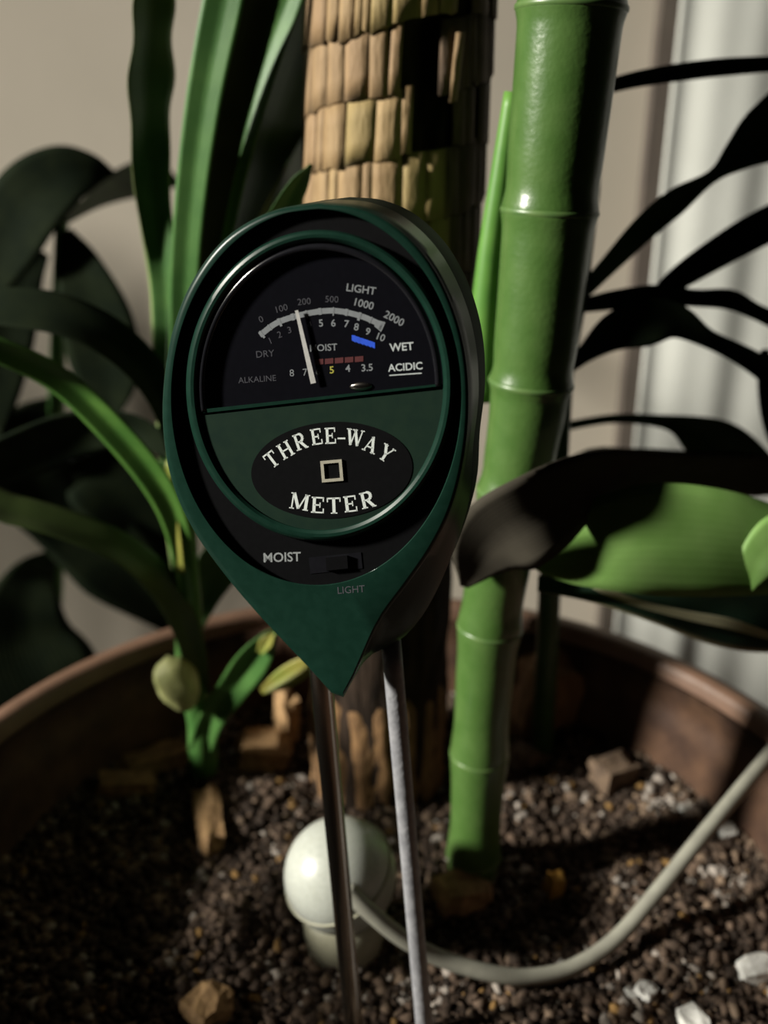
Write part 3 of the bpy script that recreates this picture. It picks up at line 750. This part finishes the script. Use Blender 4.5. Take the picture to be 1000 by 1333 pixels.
leaf('low_leaf', [(730, 556, 0.30, 12, 0), (800, 545, 0.306, 12, 0), (870, 550, 0.31, 20, 0), (910, 566, 0.312, 54, 10), (950, 585, 0.314, 62, 10), (1000, 622, 0.316, 40, 10), (1040, 660, 0.318, 4, 0)], M['leaf_deep'], dk, n=36, fold=0.08, seed=7)
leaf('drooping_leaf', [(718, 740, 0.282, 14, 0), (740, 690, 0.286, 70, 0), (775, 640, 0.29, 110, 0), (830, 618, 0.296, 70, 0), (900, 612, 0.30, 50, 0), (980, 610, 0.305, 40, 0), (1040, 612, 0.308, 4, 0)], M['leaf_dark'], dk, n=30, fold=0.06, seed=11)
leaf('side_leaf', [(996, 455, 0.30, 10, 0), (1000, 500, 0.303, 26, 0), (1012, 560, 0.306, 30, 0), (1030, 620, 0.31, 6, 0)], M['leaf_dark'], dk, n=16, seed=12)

# ------------------------------------------------------------------ strap leaved plant on the left
sp = thing('strap_leaf_plant', PZ(262, 1018, 0.0), 'green plant with long strap leaves left of the meter', 'plant')
s0 = PZ(264, 1020, -0.006)
stem_pts = [s0, P(264, 985, 0.278), P(262, 935, 0.276), P(248, 880, 0.275), P(246, 800, 0.274), P(240, 720, 0.272), P(236, 620, 0.270), P(234, 520, 0.270)]
SS = crom([tuple(p) for p in stem_pts], 40)
tube('plant_stem', [Vector(p) for p in SS], [0.0056 - 0.0018 * k / 39 for k in range(40)], M['leaf_mid'], sp, 16)
lf = lambda nm, spec, m, **k: leaf(nm, spec, M[m], sp, **k)
lf('strap_leaf', [(236, 740, 0.302, 22, -30), (224, 600, 0.300, 30, -30), (220, 450, 0.298, 34, -30), (212, 340, 0.296, 38, -22), (196, 240, 0.295, 46, 14), (188, 140, 0.294, 54, 45), (190, 60, 0.294, 54, 45), (196, -10, 0.294, 48, 40), (200, -60, 0.294, 30, 35)], 'leaf_edge', n=60, fold=0.16, wave=0.05, wfreq=6, seed=1, label='wavy edged dark leaf')
lf('strap_leaf', [(242, 700, 0.286, 18, 0), (238, 520, 0.282, 28, -10), (240, 380, 0.279, 36, -14), (250, 250, 0.276, 40, -16), (268, 120, 0.273, 46, -16), (292, 0, 0.270, 52, -14), (304, -60, 0.268, 46, -14)], 'leaf_mid', n=44, fold=0.10, seed=2)
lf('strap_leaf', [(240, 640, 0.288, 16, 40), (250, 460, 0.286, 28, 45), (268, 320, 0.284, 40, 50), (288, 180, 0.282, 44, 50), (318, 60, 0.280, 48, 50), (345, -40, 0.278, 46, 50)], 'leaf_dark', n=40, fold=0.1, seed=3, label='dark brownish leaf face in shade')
lf('strap_leaf', [(250, 600, 0.288, 14, 0), (268, 440, 0.288, 22, 0), (292, 300, 0.288, 26, -10), (318, 180, 0.288, 34, -18), (345, 80, 0.288, 42, -20), (378, -10, 0.288, 40, -20), (396, -60, 0.288, 30, -20)], 'leaf_mid', n=40, fold=0.14, seed=4)
lf('strap_leaf', [(252, 600, .292, 20, 45), (275, 440, .296, 46, 48), (310, 310, .30, 66, 48), (350, 190, .304, 76, 48), (388, 80, .308, 76, 48), (412, 0, .310, 60, 45), (430, -60, .312, 20, 45)], 'leaf_deep', n=36, fold=0.08, seed=5)
lf('strap_leaf', [(250, 620, .288, 16, 40), (285, 470, .290, 36, 42), (330, 350, .292, 52, 42), (372, 265, .292, 54, 42), (408, 200, .318, 50, 42), (440, 150, .325, 10, 40)], 'leaf_deep', n=30, fold=0.10, seed=6)
lf('strap_leaf', [(248, 660, .282, 14, 20), (262, 560, .276, 20, 25), (300, 430, .270, 30, 25), (345, 320, .262, 34, 25), (385, 245, .256, 26, 25), (405, 215, .252, 4, 25)], 'leaf_mid', n=26, fold=0.12, seed=7)
lf('strap_leaf', [(232, 600, .276, 14, 0), (226, 480, .280, 18, 0), (232, 340, .284, 16, 0), (238, 240, .286, 14, 0), (245, 170, .288, 4, 0)], 'leaf_deep', n=22, seed=8)
# leaves arching to the left
lf('arching_leaf', [(244, 770, .270, 22, 0), (232, 690, .266, 32, -18), (205, 628, .262, 38, -28), (150, 560, .258, 38, -32), (80, 494, .254, 36, -34), (10, 458, .250, 34, -34), (-50, 440, .247, 28, -30), (-110, 436, .236, 4, 20)], 'leaf_fresh', n=40, fold=0.12, seed=9, label='bright green leaf arching to the left')
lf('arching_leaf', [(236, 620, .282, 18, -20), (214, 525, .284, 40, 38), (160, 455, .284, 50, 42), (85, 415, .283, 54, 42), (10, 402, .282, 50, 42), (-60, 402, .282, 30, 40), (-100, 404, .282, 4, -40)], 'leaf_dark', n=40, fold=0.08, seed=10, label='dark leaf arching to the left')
lf('arching_leaf', [(262, 905, .274, 24, 0), (246, 830, .268, 34, 15), (212, 765, .266, 40, 30), (160, 718, .264, 40, 36), (90, 688, .262, 40, 38), (20, 668, .26, 40, 38), (-60, 655, .258, 48, 30)] + [proj(x, y, z) + (w_, a_) for x, y, z, w_, a_ in ((-.165, .245, .106, 90, 10), (-.192, .222, .102, 150, 0), (-.207, .185, .098, 215, 0), (-.213, .145, .098, 240, 0), (-.214, .105, .094, 200, 0), (-.213, .075, .085, 10, 0))], 'leaf_olive', n=70, fold=0.12, seed=11, label='low olive leaf arching to the left')  # far end stretched and widened out of view, added to shade the soil
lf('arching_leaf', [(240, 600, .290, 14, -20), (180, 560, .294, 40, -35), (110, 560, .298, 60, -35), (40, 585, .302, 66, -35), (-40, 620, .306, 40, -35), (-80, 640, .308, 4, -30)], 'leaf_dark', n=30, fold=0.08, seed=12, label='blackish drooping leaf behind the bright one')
lf('arching_leaf', [(250, 830, .286, 14, 0), (270, 760, .290, 50, 20), (300, 720, .296, 60, 25), (350, 730, .300, 50, 25), (390, 760, .302, 10, 20)], 'leaf_deep', n=20, seed=14)
# short sprout to the right of the stem
lf('sprout_leaf', [(262, 975, .274, 30, 0), (276, 935, .270, 34, 0), (304, 895, .266, 40, 5), (330, 858, .262, 44, 10), (352, 828, .260, 22, 10), (360, 818, .259, 3, 10)], 'leaf_mid', n=24, fold=0.2, seed=15, label='short sprout leaf pointing up right')
lf('sprout_tip', [(340, 900, .270, 8, 0), (368, 884, .268, 26, 0), (395, 868, .266, 26, 0), (420, 850, .264, 4, 0)], 'yellowtip', n=14, fold=0.15, seed=16, label='yellowed leaf tip')
lf('sprout_tip', [(338, 850, .2592, 8, 0), (347, 836, .2588, 18, 0), (356, 824, .2584, 4, 0)], 'yellowtip', n=10, fold=0.15, seed=17)
lf('pale_sheath', [(236, 745, .2675, 8, -30), (228, 700, .2665, 16, -35), (222, 650, .2660, 14, -35), (218, 600, .2655, 4, -30)], 'yellowtip', n=16, fold=0.1, seed=18, label='pale leaf sheath edge')
# pale bud on the stem
bc = P(232, 888, 0.267); BV = []; BF = []
rr = 30 * depth(bc) / F
for v in iv: pass
bm = bmesh.new(); bmesh.ops.create_icosphere(bm, subdivisions=3, radius=1.0)
for v in bm.verts:
    k = 1 + 0.16 * noise.noise(v.co * 1.6) - 0.1 * math.cos(6 * math.atan2(v.co.y, v.co.x)) * 0.25
    v.co = Vector((v.co.x * rr * 0.95 * k + v.co.z * -rr * 0.2, v.co.y * rr * 0.9 * k, v.co.z * rr * 1.28 * k)) + bc
mesh('pale_bud', [v.co.copy() for v in bm.verts], [tuple(v.index for v in f.verts) for f in bm.faces], M['bud'], sp)['label'] = 'pale yellow green swollen bud'
bm.free()

# ------------------------------------------------------------------ dim plant near the wall, far left
fp_ = thing('background_plant', Vector((-0.215, 0.45, ZF)), 'dim blurred dark leafy plant against the wall at far left', 'plant')
fl = lambda nm, spec, m='leaf_dark', **k: leaf(nm, spec, M[m], fp_, **k)
tube('plant_stem', [Vector((-0.215, 0.45, ZF)), P(70, 760, .45), P(74, 500, .45), P(80, 290, .44)], [0.006, 0.005, 0.004, 0.003], M['leaf_mid'], fp_, 12)
fl('drooping_leaf', [(150, 225, .445, 4, 0), (118, 222, .44, 46, 20), (80, 230, .435, 76, 25), (40, 262, .43, 90, 25), (5, 320, .43, 80, 25), (-30, 400, .43, 30, 20)], n=30, fold=0.05, seed=1)
fl('drooping_leaf', [(86, 300, .438, 16, 10), (105, 350, .432, 60, 20), (128, 420, .43, 92, 20), (140, 490, .43, 80, 20), (145, 550, .43, 10, 20)], n=26, fold=0.05, seed=2)
fl('drooping_leaf', [(60, 330, .444, 10, 0), (30, 370, .440, 50, 10), (8, 440, .438, 70, 10), (-10, 520, .438, 60, 10), (-20, 600, .438, 6, 10)], n=24, fold=0.05, seed=3)
fl('drooping_leaf', [(74, 520, .45, 16, 0), (50, 560, .445, 90, 0), (40, 620, .44, 110, 0), (80, 680, .44, 80, 0), (150, 730, .44, 110, 0), (210, 790, .44, 60, 0), (240, 830, .44, 10, 0)], n=34, fold=0.05, seed=4)  # lower blades, blackish to stand in for shade on the wall
fl('drooping_leaf', [(72, 600, .455, 16, 0), (120, 620, .45, 90, 0), (180, 680, .45, 90, 0), (220, 760, .45, 60, 0), (235, 800, .45, 6, 0)], n=24, fold=0.05, seed=5)
fl('drooping_leaf', [(70, 720, .45, 14, 0), (40, 760, .42, 70, 0), (30, 830, .41, 130, 0), (60, 900, .40, 150, 0), (120, 960, .40, 60, 0), (150, 990, .40, 6, 0)], n=26, fold=0.05, seed=6)
for k in range(6):  # unseen blades added left of view only to shade the wall
    x = -215 - 92 * k; y = 150 + 45 * math.sin(k * 2.1)
    fl('unseen_shade_leaf', [(x + 20, y, .515, 4, 68), (x + 8, y + 60, .515, 8, 68), (x, y + 160, .51, 12, 68), (x + 5, y + 350, .505, 13, 68), (x + 20, y + 560, .50, 9, 68), (x + 30, y + 660, .50, 6, 68)], n=12, fold=0.05, seed=40 + k)
fl('upper_leaf', [(82, 290, .44, 8, 0), (120, 262, .47, 22, 0), (160, 240, .50, 40, 0), (200, 230, .52, 40, 0), (235, 240, .53, 6, 0)], 'leaf_deep', n=20, seed=7)

# ------------------------------------------------------------------ white ball sensor and cable
bc = P(443, 1138, 0.205); br = 73 * depth(bc) / F
ball = thing('cable_ball', Vector((bc.x, bc.y, 0)), 'white plastic ball with a pale cable standing in the soil', 'sensor')
prof = []
for i in range(33):
    a = math.pi * i / 32
    r = br * math.sin(a); z = -br * math.cos(a)
    if 15 <= i <= 16: pass
    prof.append((max(r, 0.0), z))
V, Fc = lathe_vf((0, 0, 0), prof, 48)
R = Matrix.Rotation(math.radians(-22), 3, 'Y') @ Matrix.Rotation(math.radians(14), 3, 'X')
mesh('ball_shell', [R @ v + bc for v in V], Fc, M['ball'], ball)
V, Fc = tube_vf([Vector((br * 1.002 * math.cos(a), br * 1.002 * math.sin(a), br * 0.12)) for a in [2 * math.pi * k / 48 for k in range(49)]], [0.0004] * 49, 8)
mesh('seam_ring', [R @ v + bc for v in V], Fc, M['neck'], ball)
nz_ = bc.z
V, Fc = lathe_vf((bc.x + 0.001, bc.y, 0), [(0.0, -0.008), (0.0105, -0.008), (0.0110, 0.002), (0.0120, 0.005), (0.0122, nz_ - br * 0.62), (0.0, nz_ - br * 0.6)], 40)
mesh('neck', V, Fc, M['neck'], ball)
cpx = [(452, 1158, .1905), (478, 1184, .1885), (525, 1222, .187), (580, 1250, .187), (640, 1267, .1865), (690, 1272, .188), (745, 1260, .192), (800, 1224, .199), (850, 1168, .208), (900, 1106, .218), (950, 1045, .230), (1000, 985, .245), (1060, 915, .268), (1120, 880, .30), (1200, 880, .36)]
cps = [P(*q) for q in cpx]
CS = crom([tuple(p) for p in cps], 110)
CS = [Vector(p) for p in CS]
for p in CS:
    if math.hypot(p.x - PC.x, p.y - PC.y) < SR: p.z = max(p.z, soil_z(p.x, p.y) + 0.0035)
tube('cable', CS, [0.0023] * len(CS), M['cable'], ball, 14)

# ------------------------------------------------------------------ bark chips and perlite lying on the soil
def chunk(name, px, py, sx, sy, sz, rotz, tilt, mat, label, cat, group=None, seed=0, zoff=0.0):
    g = PZ(px, py, 0.004); z = soil_z(g.x, g.y) if math.hypot(g.x - PC.x, g.y - PC.y) < SR else 0.004
    bm = bmesh.new(); bmesh.ops.create_cube(bm, size=1.0)
    bmesh.ops.subdivide_edges(bm, edges=bm.edges[:], cuts=2, use_grid_fill=True)
    R_ = Matrix.Rotation(rotz, 3, 'Z') @ Matrix.Rotation(tilt, 3, 'Y')
    for v in bm.verts:
        k = 1 + 0.35 * noise.noise(v.co * 2.3 + Vector((seed * 3.1, 0, 0)))
        q = v.co.normalized() * 0.55 * 0.5 + v.co * 0.5
        v.co = R_ @ Vector((q.x * sx * k * 1.3, q.y * sy * k * 1.3, q.z * sz * k * 1.3))
    vs = [v.co + Vector((g.x, g.y, z + sz * 0.35 + zoff)) for v in bm.verts]; fs = [tuple(v.index for v in f.verts) for f in bm.faces]; bm.free()
    o = mesh(name, vs, fs, mat, None, smooth=False, loc=(g.x, g.y, z))
    return tag(o, label, cat, group)
GC = 'bark chips on the soil'
chunk('bark_chip', 272, 1065, .007, .022, .006, 0.25, 0.1, M['chip'], 'tan bark chip just below the sprouting stem', 'bark chip', GC, 1)
chunk('bark_chip', 205, 990, .020, .009, .008, 0.5, 0.0, M['barkbase'], 'orange brown bark chip left of the sprouting stem', 'bark chip', GC, 2)
chunk('bark_chip', 165, 1022, .016, .008, .006, 0.2, 0.1, M['barkbase'], 'leftmost orange brown bark chip in the pot', 'bark chip', GC, 3)
chunk('bark_chip', 345, 975, .016, .014, .010, 0.1, 0.2, M['chip'], 'pale lumpy bark piece between sprout and trunk', 'bark chip', GC, 4)
chunk('bark_chip', 372, 950, .006, .010, .020, 0.4, 0.1, M['chip'], 'upright tan bark splinter leaning at the trunk', 'bark chip', GC, 5)
lump = chunk('bark_chip', 712, 940, .024, .014, .026, 0.4, 0.15, M['barkbase'], 'large orange brown bark lump against the back of the pot', 'bark chip', GC, 6, 0.004)
chunk('bark_chip', 722, 1145, .004, .004, .009, 0.3, 0.2, noisy('amber_bit', (0.40, 0.20, 0.03), (0.5, 0.28, 0.05), 300, 0.7), 'small amber upright bit right of the cane foot', 'bark chip', GC, 8)
chunk('bark_chip', 600, 1165, .012, .010, .008, 0.3, 0.1, M['chip'], 'pale brown crust at the foot of the cane', 'bark chip', GC, 9)
chunk('bark_chip', 270, 1300, .010, .008, .007, 0.9, 0.1, M['chip'], 'tan crumbly clod at the bottom left edge', 'bark chip', GC, 10)
chunk('bark_chip', 690, 985, .012, .008, .006, 0.2, 0.1, M['barkdark'], 'brown clod between cane and right pot wall', 'bark chip', GC, 11)
chunk('bark_chip', 800, 1010, .014, .010, .008, 0.5, 0.1, M['barkdark'], 'brown clod above the curving cable', 'bark chip', GC, 12)
GP = 'white perlite grains'
pl = [(898, 1060, .0042, 'white perlite grain above the cable, inside its curve'), (842, 1285, .004, 'flat white perlite grain at lower right under the cable'), (905, 1320, .006, 'large white perlite lump at the bottom right edge'), (736, 1236, .0026, 'tiny white perlite grain just above the lowest bend of the cable'), (985, 1262, .006, 'pale perlite lump at the right edge of the photo'), (975, 1060, .005, 'greyish perlite grain right of the cable'), (945, 1085, .004, 'perlite grain hugging the outer side of the cable'), (822, 1290, .003, 'small white perlite grain left of the flat one')]
for i, (x, y, s, lb) in enumerate(pl):
    chunk('perlite_grain', x, y, s * 1.2, s, s * 0.8, i * 0.8, 0.2, M['perlite'], lb, 'perlite', GP, 20 + i)
